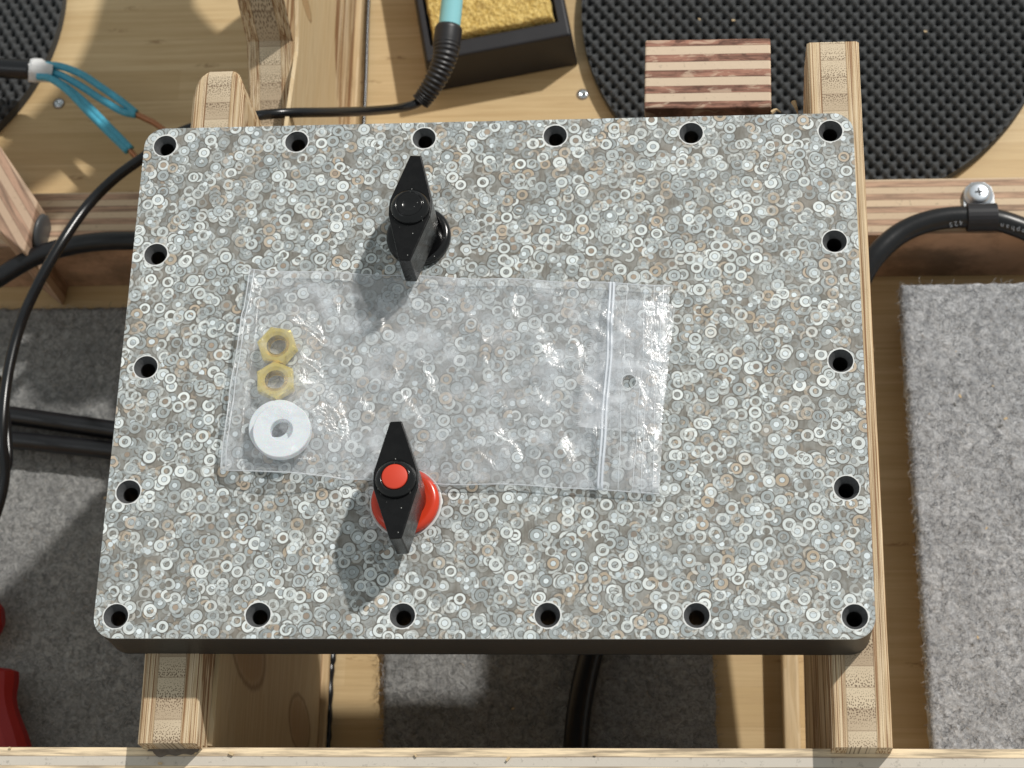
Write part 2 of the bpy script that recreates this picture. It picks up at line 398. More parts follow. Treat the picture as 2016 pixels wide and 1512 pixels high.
def prism(poly, z0, z1):
    n = len(poly)
    if sum(poly[i][0] * poly[(i + 1) % n][1] - poly[(i + 1) % n][0] * poly[i][1] for i in range(n)) < 0: poly = poly[::-1]
    V = [(p[0], p[1], z0) for p in poly] + [(p[0], p[1], z1) for p in poly]
    Fc = [tuple(range(n))[::-1], tuple(range(n, 2 * n))] + [(i, (i + 1) % n, n + (i + 1) % n, n + i) for i in range(n)]
    return V, Fc
def catmull(P, sub=8):
    P = [Vector(p) for p in P]; Q = [P[0] * 2 - P[1]] + P + [P[-1] * 2 - P[-2]]; out = []
    for i in range(1, len(Q) - 2):
        a, b, c, d = Q[i - 1:i + 3]
        for k in range(sub):
            u = k / sub
            out.append(.5 * ((2 * b) + (c - a) * u + (2 * a - 5 * b + 4 * c - d) * u * u + (3 * b - a - 3 * c + d) * u ** 3))
    out.append(P[-1]); return out
def tube(P, r, seg=20, sub=8, cap=True, flat=1.0):
    pts = catmull(P, sub) if sub > 1 else [Vector(p) for p in P]
    n = len(pts); V = []; Fc = []
    up = Vector((0, 0, 1))
    for i, p in enumerate(pts):
        t = (pts[min(n - 1, i + 1)] - pts[max(0, i - 1)]).normalized()
        a = t.cross(up)
        if a.length < 1e-4: a = Vector((1, 0, 0))
        a.normalize(); b = a.cross(t).normalized()
        rr = r(i / (n - 1)) if callable(r) else r
        for k in range(seg):
            th = 2 * PI * k / seg
            V.append(p + a * math.cos(th) * rr + b * math.sin(th) * rr * flat)
    for i in range(n - 1):
        for k in range(seg):
            k2 = (k + 1) % seg
            Fc.append((i * seg + k, (i + 1) * seg + k, (i + 1) * seg + k2, i * seg + k2))
    if cap:
        Fc.append(tuple(range(seg))); Fc.append(tuple(range((n - 1) * seg, n * seg))[::-1])
    return V, Fc
def lathe(prof, seg=48, c=(0, 0)):
    V = []; Fc = []
    for (r, z) in prof:
        for k in range(seg):
            th = 2 * PI * k / seg; V.append((c[0] + r * math.cos(th), c[1] + r * math.sin(th), z))
    for i in range(len(prof) - 1):
        for k in range(seg):
            k2 = (k + 1) % seg
            Fc.append((i * seg + k, i * seg + k2, (i + 1) * seg + k2, (i + 1) * seg + k))
    return V, Fc
def join(*parts):
    V = []; Fc = []
    for v, f in parts:
        o = len(V); V += list(v); Fc += [tuple(i + o for i in q) for q in f]
    return V, Fc
def loft(sections):
    """rows of equal length cross sections -> closed solid"""
    n = len(sections[0]); V = [p for s in sections for p in s]; Fc = []
    for i in range(len(sections) - 1):
        for k in range(n):
            k2 = (k + 1) % n; Fc.append((i * n + k, (i + 1) * n + k, (i + 1) * n + k2, i * n + k2))
    Fc.append(tuple(range(n))); Fc.append(tuple(range((len(sections) - 1) * n, len(sections) * n))[::-1])
    return V, Fc

# ------------------------------------------------------------------ setting: the board below
V, Fc = prism([(-1.2, -.6), (1.2, -.6), (1.2, 1.3), (-1.2, 1.3)], FZ - .018, FZ)
tag(mesh('base_board_floor', V, Fc, M['floor']), kind='structure')

# low divider bar
V, Fc = prism([(-.75, -.017), (.75, -.017), (.75, .0165), (-.75, .0165)], FZ + .0005, BZ)
o = mesh('divider_bar', V, Fc, M['ply_bar'], bevel=.0006, loc=(0, .1875, 0), rz=-.004)
tag(o, 'low plywood divider bar with striped layered top edge, running across the board behind the panel', 'bar')
# front wall
V, Fc = prism([(-.6, -.030), (.6, -.030), (.6, 0), (-.6, 0)], FZ + .0005, -.036)
o = mesh('front_wall', V, Fc, M['ply_front'], bevel=.0004, loc=(0, -.1466, 0), rz=.0045)
tag(o, 'pale layered plywood wall edge running along the bottom of the photo, under the rail ends', 'wall')

# ------------------------------------------------------------------ stands (rails)
def interp(tab, y):
    if y <= tab[0][0]: return tab[0][1]
    for (a, b) in zip(tab, tab[1:]):
        if a[0] <= y <= b[0]:
            return a[1] + (b[1] - a[1]) * (y - a[0]) / max(1e-9, b[0] - a[0])
    return tab[-1][1]
def panel(ys, top, bot, half, inset=None):
    secs = []
    for y in ys:
        i = inset(y) if inset else 0
        zt, zb = interp(top, y), interp(bot, y)
        r = .0012
        h = half - i
        jt = .0003 * noise.noise(Vector((y * 40, 3, half)))
        secs.append([(-h + jt, y, zt - r), (-h + jt + r, y, zt), (h - r + jt, y, zt), (h + jt, y, zt - r), (half, y, zb), (-half, y, zb)])
    return loft(secs)
lx0, lx1 = -.1234, -.1262      # centre of left rail at y=-.147 / +.147
lst = empty('wooden_stand', (-.1236, -.147, FZ), 'tall bamboo and pine stand under the left end of the panel, nose rounded', 'stand', rz=.0100)
top_l = [(-.001, -.024), (.299, -.024), (.3025, -.0255), (.3040, -.031), (.3045, -.045), (.305, -.056), (.306, -.072), (.309, -.115), (.333, -.1275), (.3545, -.120), (.372, -.112), (.380, -.088), (.392, -.062), (.42, -.045), (.476, -.045), (.492, 0), (.51, .004), (.528, -.088), (.545, -.081), (.563, -.06), (.567, -.03), (.572, .0), (.598, .01), (.606, -.03), (.6085, -.051), (.615, -.065), (.63, -.075), (.66, -.083), (.72, -.08)]
top_l = sorted([(a, b) for a, b in top_l if True])
bot_l = [(-.001, -.0357), (.0006, -.0357), (.0008, FZ), (.545, FZ), (.5515, -.174), (.584, -.149), (.608, -.133), (.626, -.1285), (.72, -.12)]
ys = sorted(set([a for a, _ in top_l] + [a for a, _ in bot_l] + [i * .012 for i in range(1, 60)] + [.2985, .295, .3005, .3015, .3032, .2935, .297]))
def inset_l(y):
    if .286 < y <= .3035:
        u = (y - .286) / .0175; return .0078 * (1 - math.sqrt(max(0, 1 - u * u)))
    if .3035 < y < .33: return .0078 * max(0, 1 - (y - .3035) / .02)
    return 0
V, Fc = panel(ys, [(a, b - FZ) for a, b in top_l], [(a, b - FZ) for a, b in bot_l], .0117, inset_l)
mesh('bamboo_rail', V, Fc, M['rail'], lst)
# pine plank on its right face
pl_top = [(0.002, -.043), (.28, -.060), (.300, -.10), (.372, -.118), (.41, -.105), (.5, -.1)]
pl_bot = [(0.002, -.262), (.30, -.262), (.375, -.247), (.40, -.226), (.43, -.207), (.5, -.20)]
secs = []
for i in range(60):
    y = .002 + i * .5 / 60
    zt, zb = interp(pl_top, y) - FZ, interp(pl_bot, y) - FZ
    secs.append([(.0118, y, zt), (.0135, y, zt - .001), (.0135, y, zb), (.0118, y, zb)])
V, Fc = loft(secs); mesh('pine_plank', V, Fc, M['pine'], lst)
V, Fc = prism([(-.0118, .004), (.0150, .004), (.0150, .6), (-.0118, .6)], .0006, .010)
mesh('foot_batten', V, Fc, M['rail_side'], lst, bevel=.001)
# glue smear at the rail end
V, Fc = prism([(.0105 * math.cos(i * PI / 39) * (1 + .15 * noise.noise(Vector((i * .3, 1, 1)))), -.0010 - .0026 * math.sin(i * PI / 39) * (1 + .6 * noise.noise(Vector((i * .17, 5, 1))))) for i in range(40)], -.0359 - FZ, -.0353 - FZ)
mesh('glue_smear', V, Fc, M['glue'], lst)

rst = empty('wooden_stand', (.1455, -.147, FZ), 'bamboo beam stand under the right end of the panel, square cut at the back end', 'stand', rz=.0012)
top_r = [(-.001, -.024), (.3085, -.024)]
bot_r = [(-.001, -.0357), (.0006, -.0357), (.0008, -.218), (.20, -.19), (.255, -.125), (.285, -.075), (.3085, -.045)]
ys = sorted(set([a for a, _ in top_r] + [a for a, _ in bot_r] + [i * .012 for i in range(1, 26)]))
V, Fc = panel(ys, [(a, b - FZ) for a, b in top_r], [(a, b - FZ) for a, b in bot_r], .0113)
mesh('bamboo_rail', V, Fc, M['rail2'], rst)
for y0 in (.004, .205):
    V, Fc = prism([(-.008, y0), (.008, y0), (.008, y0 + .018), (-.008, y0 + .018)], .0006, -.187 - FZ)
    mesh('leg', V, Fc, M['rail_side'], rst)
V, Fc = prism([(-.0190, .003), (-.0105, .003), (-.0105, .20), (-.0190, .20)], .0006, .016)
mesh('foot_batten', V, Fc, M['rail_side'], rst, bevel=.0015)

# black bead line at the foot of the left stand
P = [at(x, y, FZ + .003) for x, y in [(640, 1520), (645, 1440), (650, 1330), (660, 1200), (690, 600), (716, 240), (723, 60), (727, -40)]]
rb = lambda u: .0021 + .00022 * math.sin(u * 110) if u < .5 else .0012
V, Fc = tube(P, rb, 12, 40)
tag(mesh('black_wire', V, Fc, M['cord'], smooth=True), 'thin glossy black wire lying along the foot of the left stand', 'wire')

# ------------------------------------------------------------------ the panel
PX, PY, PT = .1502, .11232, .024
def rrect(hx, hy, r, n=14):
    out = []
    for cx, cy, a0 in ((hx - r, hy - r, 0), (-hx + r, hy - r, 90), (-hx + r, -hy + r, 180), (hx - r, -hy + r, 270)):
        for k in range(n + 1):
            a = math.radians(a0 + 90 * k / n); out.append((cx + r * math.cos(a), cy + r * math.sin(a)))
    return out
holes = [(-.1411, .1039), (-.0840, .1045), (-.0293, .1048), (.0263, .1046), (.0832, .1044), (.1408, .1039), (-.1403, .0524), (.1407, .0531), (-.1397, .0013), (.1412, .0006),
         (-.1416, -.0525), (.1415, -.0525), (-.1415, -.1035), (-.0853, -.1030), (-.0290, -.1033), (.0268, -.1031), (.0834, -.1032), (.1426, -.1037)]
def sheet(outer, hls, z, flip=False):
    bm = bmesh.new(); E = []
    def loop(pts):
        vs = [bm.verts.new((p[0], p[1], z)) for p in pts]
        for i in range(len(vs)): E.append(bm.edges.new((vs[i], vs[(i + 1) % len(vs)])))
    loop(outer)
    for h in hls: loop(h)
    bmesh.ops.triangle_fill(bm, use_beauty=True, use_dissolve=False, edges=E)
    bm.verts.index_update()
    V = [v.co[:] for v in bm.verts]; Fc = []
    for f in bm.faces:
        idx = [v.index for v in f.verts]
        if (f.normal.z < 0) != flip: idx = idx[::-1]
        Fc.append(tuple(idx))
    bm.free(); return V, Fc
circ = lambda c, r, n=40: [(c[0] + r * math.cos(2 * PI * k / n), c[1] + r * math.sin(2 * PI * k / n)) for k in range(n)]
pan = empty('patterned_panel', (0, 0, -PT), 'rectangular panel with grey washer-pattern top, black edge and eighteen screw holes', 'panel')
out = rrect(PX, PY, .0085)
def wall(pts, z0, z1):
    n = len(pts); return ([(p[0], p[1], z0) for p in pts] + [(p[0], p[1], z1) for p in pts], [(i, (i + 1) % n, n + (i + 1) % n, n + i) for i in range(n)])
V, Fc = sheet(out, [circ(h, .0049) for h in holes], PT)
mesh('patterned_top', V, Fc, M['lam'], pan)
V, Fc = wall(out, PT - .0007, PT); mesh('top_rim', V, Fc, M['lam_edge'], pan)
out2 = rrect(PX - .0001, PY - .0001, .0084)
V, Fc = join(wall(out2, 0, PT - .0007), sheet(out, [circ(h, .003) for h in holes], 0, True))
mesh('black_core', V, Fc, M['body'], pan)
for i, h in enumerate(holes):
    rnd = random.Random(i)
    seg = 40; cone = []
    prof = [(.0049, PT), (.0048, PT - .0005), (.0044, PT - .0012), (.0033, PT - .0030), (.0030, PT - .0036), (.0030, .0002)]
    V, Fc = lathe([(r, z) for r, z in prof], seg, h)
    Fc = [q[::-1] for q in Fc]
    fm = [0] * (seg * 4) + [1] * seg
    # chipped pale ring
    o0 = len(V); n0 = len(Fc)
    for k in range(seg):
        th = 2 * PI * k / seg; ro = .0052 + rnd.random() * .00035 * (1 if rnd.random() < .7 else 2.4)
        ri = .0049
        V.append((h[0] + ri * math.cos(th), h[1] + ri * math.sin(th), PT + .00004)); V.append((h[0] + ro * math.cos(th), h[1] + ro * math.sin(th), PT + .00004))
    for k in range(seg):
        a = o0 + 2 * k; b = o0 + 2 * ((k + 1) % seg); Fc.append((a, a + 1, b + 1, b)); fm.append(2)
    mesh('screw_hole', V, Fc, None, pan, smooth=False, mats=[M['sink'], M['bore'], M['chip']], fm=fm)

# ------------------------------------------------------------------ knobs
def knob(loc, rz, dotm, basem, label, cap_raised):
    k = empty('lever_knob', loc, label, 'knob', rz=rz)
    # flange
    V, Fc = lathe([(0, .0), (.0132, .0), (.0134, .0008), (.0134, .0026), (.0126, .0038), (.0108, .0042), (.0095, .0036), (0, .0036)], 64)
    mesh('base_ring', V, Fc, basem, k, smooth=False, bevel=0).data.polygons.foreach_set('use_smooth', [True] * (64 * 7))
    V, Fc = lathe([(.0143, .00005), (.0143, .0002), (.0139, .0004), (.0134, .0003)], 64)
    if not cap_raised: mesh('ring_edge', V, Fc, M['lam_edge'], k)
    V, Fc = lathe([(.0085, .003), (.0085, .009)], 48); mesh('shaft', V, Fc, M['blackp'], k, smooth=True)
    # lever body
    L = .0236; wt = .0023; wm = .0085
    poly = [(-wt, -L), (wt, -L), (wm, -.0035), (wm + .0002, 0), (wm, .0035), (wt, L), (-wt, L), (-wm, .0035), (-wm - .0002, 0), (-wm, -.0035)]
    V, Fc = prism(poly, .008, .028)
    mesh('lever', V, Fc, M['levp'], k, bevel=.0005)
    pr = [(.0080, .0279), (.0078, .0287), (.0073, .0296), (.0066, .0304), (.0058, .0310), (.0054, .0312), (.0053, .0309), (.0, .0308)]
    V, Fc = lathe(pr, 56); mesh('cap_dome', V, Fc, M['blackp'], k, smooth=True)
    if dotm:
        V, Fc = lathe([(.0050, .0308), (.0049, .0312), (.0045, .03135), (0, .0314)], 56); mesh('cap_inlay', V, Fc, dotm, k, smooth=True)
    else:
        V, Fc = lathe([(.0052, .0309), (.0050, .0311), (.0044, .0310), (.0, .0306)], 56); mesh('cap_inlay', V, Fc, M['blackp'], k, smooth=True)
    return k
knob((-.0293, .0577, 0.0001), math.radians(-3.0), None, M['blackp'], 'all black lever knob standing above the top edge of the clear bag', True)
knob((-.0297, -.0577, 0.0001), math.radians(2.5), M['reddot'], M['redp'], 'black lever knob with a red centre dot and red base ring', False)

# ------------------------------------------------------------------ bag
BC = [at(490, 527, .004), at(1318, 562, .003), at(1298, 968, .005), at(434, 925, .005)]   # TL TR BR BL
def bag_xy(s, t):
    a = BC[0].lerp(BC[1], s); b = BC[3].lerp(BC[2], s)
    p = a.lerp(b, t)
    n = math.sin(PI * min(1, max(0, s)))
    p.y += .0024 * noise.noise(Vector((s * 5, t * .5, 1))) * abs(2 * t - 1) - .0022 * n * (2 * t - 1) * 0
    p.x += .0012 * noise.noise(Vector((9, t * 4, 2))) * abs(2 * s - 1)
    return p
nut1, nut2 = at(545, 677, .006), at(540, 746, .006)
was1, was2 = at(547, 842, .0035), at(555, 848, .0075)
CREASE = [(at(x0, y0, .005).xy, at(x1, y1, .005).xy, am, wd) for x0, y0, x1, y1, am, wd in [(553, 590, 600, 640, .0020, .0040), (600, 610, 560, 665, .0016, .003), (826, 560, 880, 592, .0018, .003), (1040, 640, 1092, 742, .0016, .005), (965, 840, 1000, 905, .0012, .004),
    (1095, 850, 1125, 935, .0014, .004), (1170, 610, 1232, 665, .0012, .003), (690, 545, 880, 552, .0014, .0022), (560, 545, 700, 553, .0013, .002), (500, 560, 470, 760, .0014, .0025), (470, 780, 447, 905, .0013, .0025), (480, 905, 620, 915, .0012, .002),
    (640, 640, 760, 590, .0008, .003), (900, 620, 980, 700, .0009, .004), (820, 700, 850, 770, .0008, .003), (1010, 900, 1130, 930, .0012, .0025), (930, 560, 1100, 575, .0012, .002)]]
def bag_h(s, t, p):
    edge = min(s, 1 - s, t * .5, (1 - t) * .5)
    base = .0028 + .0026 * min(1, edge / .07) ** .6
    c = 0
    for q, hh, rr in ((nut1, .0052, .015), (nut2, .0052, .015), (was2, .0066, .019)):
        d = (Vector((p.x - q.x, p.y - q.y))).length
        c = max(c, hh * math.exp(-(d / rr) ** 4 * .35))
    base = max(base, .0035 + c) if c > .001 else base
    k = 1 if s < .85 else .35
    wv = .0009 * noise.noise(Vector((p.x * 28, p.y * 45, 0))) + .00035 * noise.noise(Vector((p.x * 75, p.y * 60, 3)))
    rg = 1 - abs(noise.noise(Vector((p.x * 55 + p.y * 20, p.y * 50, 7)))) * 4
    wv += .0008 * max(0, rg) ** 2
    rg2 = 1 - abs(noise.noise(Vector((p.x * 130, p.y * 110 + p.x * 40, 17)))) * 5
    wv += .00010 * max(0, rg2)
    cr = 0
    for (A2, B2, am, wd) in CREASE:
        ab = B2 - A2; u = max(0, min(1, (Vector((p.x, p.y)) - A2).dot(ab) / ab.length_squared))
        d = (Vector((p.x, p.y)) - A2 - ab * u).length + .0006 * noise.noise(Vector((p.x * 300, p.y * 300, 0)))
        if abs(d) < wd: cr = max(cr, am * (1 - abs(d) / wd) * min(1, .3 + 4 * u * (1 - u)))
    return base + wv * k * min(1, edge / .02 + .3) + cr
bag = empty('zip_bag', (0, 0, 0), 'clear plastic zip bag of small hardware lying on the panel between the two knobs', 'bag')
NS, NTt = 230, 110
V = []; Fc = []
for j in range(NTt + 1):
    for i in range(NS + 1):
        s, t_ = i / NS, j / NTt; p = bag_xy(s, t_); V.append((p.x, p.y, bag_h(s, t_, p)))
n1 = len(V)
for j in range(NTt + 1):
    for i in range(NS + 1):
        s, t_ = i / NS, j / NTt; p = bag_xy(s, t_); e = min(s, 1 - s, t_ * .5, (1 - t_) * .5)
        zt = V[j * (NS + 1) + i][2]
        f_ = min(1, e / .03)
        V.append((p.x, p.y, (zt - .00015) * (1 - f_) + .0008 * f_))
for b in (0, n1):
    for j in range(NTt):
        for i in range(NS):
            a = b + j * (NS + 1) + i; q = (a, a + NS + 1, a + NS + 2, a + 1)
            Fc.append(q if b == 0 else q[::-1])
hp = at(1238, 752, .0055)
film_m = film('clear_film', .085, .26, (hp.x, hp.y, .0030), .18, .27)
mesh('film', V, Fc, film_m, bag, smooth=True)
def onbag(s, t_, dz=0.0):
    p = bag_xy(s, t_); return Vector((p.x, p.y, bag_h(s, t_, p) + dz))
def strip(s_of_t, wid, dz, t0=0.0, t1=1.0, n=90, thick=.0006):
    secs = []
    for j in range(n + 1):
        t_ = t0 + (t1 - t0) * j / n; s = s_of_t(t_)
        a = onbag(s - wid, t_, dz); b = onbag(s + wid, t_, dz)
        secs.append([a, b, b + Vector((0, 0, thick)), a + Vector((0, 0, thick))])
    return loft([[tuple(v) for v in s] for s in secs])
zf = lambda t_: .866 + .003 * math.sin(t_ * 3)
for dz_, off in ((0, -.0035), (0, .0045)):
    V, Fc = strip(lambda t_: zf(t_) + off, .0022, .0001, .0, 1.0, thick=.0010); mesh('zip_seal', V, Fc, M['zip'], bag, bevel=.0002)
V, Fc = strip(lambda t_: zf(t_), .0085, .00005, thick=.0003); mesh('zip_band', V, Fc, M['zband'], bag)
for s0 in (.905, .943, .962, .985):
    V, Fc = strip(lambda t_: s0 + .003 * math.sin(t_ * 4 + s0 * 60), .0007, .0001, thick=.0005); mesh('ridge', V, Fc, M['seam'], bag)
for P in ([onbag(i / 60, 0, 0) for i in range(61)], [onbag(i / 60, 1, 0) for i in range(61)], [onbag(0, i / 30, 0) for i in range(31)], [onbag(.012, i / 30, 0) for i in range(31)]):
    V, Fc = tube(P, .00028, 6, 1); mesh('seam', V, Fc, M['seam'], bag, smooth=True)
# tape
tp = []
T0, T1 = at(1160, 588, .006), at(1143, 842, .006)
T2, T3 = at(1330, 600, .003), at(1300, 858, .004)
NSx, NTx = 40, 60; V = []; Fc = []
for j in range(NTx * 2 + 1):
    t_ = j / (NTx * 2); a = T0.lerp(T1, t_); b = T2.lerp(T3, t_)
    a = a.copy(); a.x += (.0008 if j % 2 else -.0008) + .0014 * math.sin(t_ * 5)
    for i in range(NSx + 1):
        p = a.lerp(b, i / NSx)
        # find height of bag under p
        s = (p.x - BC[0].x) / (BC[1].x - BC[0].x); tt = (BC[0].y - p.y) / (BC[0].y - BC[3].y)
        h = bag_h(min(1, max(0, s)), min(1, max(0, tt)), p) + .0007
        V.append((p.x, p.y, h))
for j in range(NTx * 2):
    for i in range(NSx):
        a = j * (NSx + 1) + i; Fc.append((a, a + NSx + 1, a + NSx + 2, a + 1))
mesh('tape_strip', V, Fc, film('clear_tape', .19, .30, (hp.x, hp.y, .0029), .25, .22), bag, smooth=True)
hz = bag_h(.9, .55, hp) + .001
V, Fc = lathe([(.0028, hz), (.0030, hz + .0002), (.0032, hz)], 40, (hp.x, hp.y)); mesh('hang_hole', V, Fc, M['seam'], bag, smooth=True)

# hardware inside
def nut(loc, rz, label, tilt=(0, 0)):
    k = empty('brass_nut', loc, label, 'nut', 'brass nuts in the clear bag'); k.rotation_euler = (tilt[0], tilt[1], rz)
    af = .0072; H = .0052; seg = 48
    V = []; Fc = []
    def hexr(th): 
        a = (th + PI / 6) % (PI / 3) - PI / 6; return af / math.cos(a)
    rows = [(lambda th: .0040, 0), (lambda th: min(hexr(th), .0069), 0), (lambda th: hexr(th), .0007), (lambda th: hexr(th), H - .0009), (lambda th: min(hexr(th), .0068), H), (lambda th: .0055, H), (lambda th: .0042, H - .0012)]
    for rf, z in rows:
        for q in range(seg):
            th = 2 * PI * q / seg; r = rf(th); V.append((r * math.cos(th), r * math.sin(th), z))
    for i in range(len(rows) - 1):
        for q in range(seg):
            q2 = (q + 1) % seg; Fc.append((i * seg + q, i * seg + q2, (i + 1) * seg + q2, (i + 1) * seg + q))
    mesh('hex_body', V, Fc, M['brass'], k)
    prof = []
    n = 14
    for i in range(n + 1):
        prof.append((.0042 if i % 2 else .0038, H - .0012 - (H - .0012) * i / n))
    V, Fc = lathe(prof, 40); Fc = [q[::-1] for q in Fc]; mesh('thread', V, Fc, M['brass'], k, smooth=True)
    return k
nut((at(545, 677, .006).x, at(545, 677, .006).y, .0012), .35, 'brass hex nut in the clear bag, the one farther from the white washers', (.04, -.05))
nut((at(540, 747, .006).x, at(540, 747, .006).y, .0012), .1, 'brass hex nut in the clear bag, the one next to the white washers', (-.03, .05))
def washer(c, z, label):
    V, Fc = lathe([(.0045, 0), (.0113, 0), (.0116, .0003), (.0116, .0033), (.0113, .0036), (.0047, .0036), (.0045, .0034), (.0045, 0)], 64)
    o = mesh('nylon_washer', V, Fc, M['nylon'], smooth=False, loc=(c.x, c.y, z)); o.data.shade_smooth() if False else None
    b = o.modifiers.new('b', 'EDGE_SPLIT'); b.split_angle = .6
    o.data.polygons.foreach_set('use_smooth', [True] * len(o.data.polygons))
    tag(o, label, 'washer', 'white washers in the clear bag')
washer(was1, .0012, 'thick white plastic washer at the bottom of the stack of two in the bag')
washer(was2, .0050, 'thick white plastic washer on top of the stack of two in the bag')

# ------------------------------------------------------------------ plywood post and block
V, Fc = prism([(-.028, -.0178), (.028, -.0178), (.028, .0178), (-.028, .0178)], FZ + .0006, -.040)
o = mesh('plywood_post', V, Fc, M['ply_top'], bevel=.0009, loc=(.0908, .1570, 0), rz=-.012)
tag(o, 'square topped plywood post with brown stripes, in front of the round rubber pad', 'post')
V, Fc = prism([tuple((at(x, y, BZ + .02) - at(0, 420, BZ + .02))[:2]) for x, y in [(-30, 245), (0, 288), (74, 397), (47, 496), (-130, 350), (-140, 200)]], FZ + .0006 , BZ + .02)
bk = empty('plywood_block', (0, 0, 0), 'striped plywood block with a dark disc on its side, at the left border', 'block')
q = at(0, 420, BZ + .02)
rr_ = math.radians(33)
c_, s_ = math.cos(-rr_), math.sin(-rr_)
V = [(v[0] * c_ - v[1] * s_, v[0] * s_ + v[1] * c_, v[2]) for v in V]
mesh('block_body', V, Fc, M['ply_blk'], bk, bevel=.0012, loc=(q.x, q.y, 0), rz=rr_)
t1, t2 = at(74, 397, BZ + .02), at(47, 496, BZ + .02)
dv = (t2 - t1).normalized(); nv = Vector((-dv.y, dv.x, 0))
V, Fc = lathe([(0, 0), (.0100, 0), (.0112, .0008), (.0108, .0022), (.009, .003), (0, .003)], 40)
o = mesh('dark_disc', V, Fc, M['washer'], bk, smooth=True, loc=tuple(t1.lerp(t2, .42) + Vector((0, 0, -.0135)) + nv * .0002))
o.rotation_euler = nv.to_track_quat('Z', 'Y').to_euler()

# wood slivers by the right rail
V, Fc = tube([at(1562, 200, -.05), at(1567, 212, -.05), at(1571, 225, -.052)], lambda u: .0012 * (1 - u * .8), 6, 3)
tag(mesh('wood_sliver', V, Fc, M['chipw']), 'pale torn wood sliver sticking out beside the right rail', 'sliver')
V, Fc = tube([at(1518, 222, -.045), at(1528, 216, -.045), at(1537, 221, -.045)], lambda u: .0011 * (1 - u * .7), 6, 3)
tag(mesh('wood_sliver', V, Fc, M['chipw']), 'pale torn wood sliver at the corner of the striped plywood post', 'sliver')

# ------------------------------------------------------------------ felt
def feltpad(name, px, ztop, zbot, label, mat, nf, res=.0016, fl=.0035, seed=1):
    rnd = random.Random(seed)
    q = [at(x, y, ztop) for x, y in px]      # TL TR BR BL
    wx = max((q[1] - q[0]).length, (q[2] - q[3]).length); wy = max((q[3] - q[0]).length, (q[2] - q[1]).length)
    nx, ny = int(wx / res), int(wy / res); V = []; Fc = []
    def pt(u, v):
        return q[0].lerp(q[1], u).lerp(q[3].lerp(q[2], u), v)
    k = empty(name, tuple(q[3]), label, 'felt pad')
    org = q[3]
    for j in range(ny + 1):
        for i in range(nx + 1):
            u, v = i / nx, j / ny; p = pt(u, v)
            e = min(u * nx, (1 - u) * nx, v * ny, (1 - v) * ny)
            p.z += .0009 * noise.noise(Vector((p.x * 300, p.y * 300, seed))) + .0007 * noise.noise(Vector((p.x * 90, p.y * 90, seed))) - (.0012 if e < 1 else 0)
            if e < 1:
                p.x += .0010 * noise.noise(Vector((p.y * 200, p.x * 50, 5))) + .0005 * noise.noise(Vector((p.y * 40, 3, 5))); p.y += .0009 * noise.noise(Vector((p.x * 200, 8, 5)))
            V.append(tuple(p - org))
    for j in range(ny):
        for i in range(nx):
            a = j * (nx + 1) + i; Fc.append((a, a + nx + 1, a + nx + 2, a + 1))
    # skirts
    rim = [i for i in range(nx + 1)] + [j * (nx + 1) + nx for j in range(1, ny + 1)] + [ny * (nx + 1) + i for i in range(nx - 1, -1, -1)] + [j * (nx + 1) for j in range(ny - 1, 0, -1)]
    b0 = len(V)
    for r in rim: V.append((V[r][0], V[r][1], zbot - org.z))
    n = len(rim)
    for i in range(n): Fc.append((rim[i], rim[(i + 1) % n], b0 + (i + 1) % n, b0 + i))
    mesh('felt_sheet', V, Fc, mat, k, smooth=True)
    # fibres
    V = []; Fc = []
    for _ in range(nf):
        u, v = rnd.random(), rnd.random()
        if rnd.random() < .1: u = rnd.choice([0.0, 1.0, 0.0])
        p = pt(u, v) - org; p.z += rnd.uniform(-.0002, .0008)
        a = rnd.uniform(0, 2 * PI); L = fl * rnd.uniform(.3, 1.3); da = rnd.uniform(-1.2, 1.2); r = .00006 if rnd.random() < .9 else .00010
        pts = []
        for s in range(4):
            pts.append(p.copy()); st = L / 3; p = p + Vector((math.cos(a) * st, math.sin(a) * st, rnd.uniform(-.0003, .00045))); a += da
        b = len(V)
        for s in range(4):
            t2 = (pts[min(3, s + 1)] - pts[max(0, s - 1)]); nx_ = Vector((-t2.y, t2.x, 0)).normalized()
            V += [tuple(pts[s] + nx_ * r), tuple(pts[s] - nx_ * r), tuple(pts[s] + Vector((0, 0, r * 1.5)))]
        for s in range(3):
            for c in range(3):
                c2 = (c + 1) % 3; Fc.append((b + s * 3 + c, b + s * 3 + c2, b + (s + 1) * 3 + c2, b + (s + 1) * 3 + c))
    f = mesh('fibres', V, Fc, M['fibre'], k); tag(f, kind='stuff')
    return k
feltpad('felt_pad', [(1773, 560), (2120, 553), (2140, 1560), (1843, 1560)], FZ + .045, FZ + .030, 'thick light grey felt slab right of the panel', M['felt_top'], 11000, seed=2)
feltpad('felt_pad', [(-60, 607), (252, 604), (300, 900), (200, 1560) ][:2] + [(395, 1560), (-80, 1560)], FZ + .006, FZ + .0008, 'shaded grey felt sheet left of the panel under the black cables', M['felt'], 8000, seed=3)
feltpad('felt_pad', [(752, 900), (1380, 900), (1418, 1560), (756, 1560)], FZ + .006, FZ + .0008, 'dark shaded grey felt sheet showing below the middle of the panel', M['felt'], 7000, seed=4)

# carrier under the right felt slab
q = [at(x, y, FZ + .045) for x, y in [(1780, 566), (2116, 559), (2136, 1555), (1850, 1555)]]
V, Fc = prism([(p.x + .002, p.y) for p in q], FZ + .0006, FZ + .0298)
tag(mesh('backing_board', V, Fc, M['dark']), 'dark backing board under the light grey felt slab', 'board')

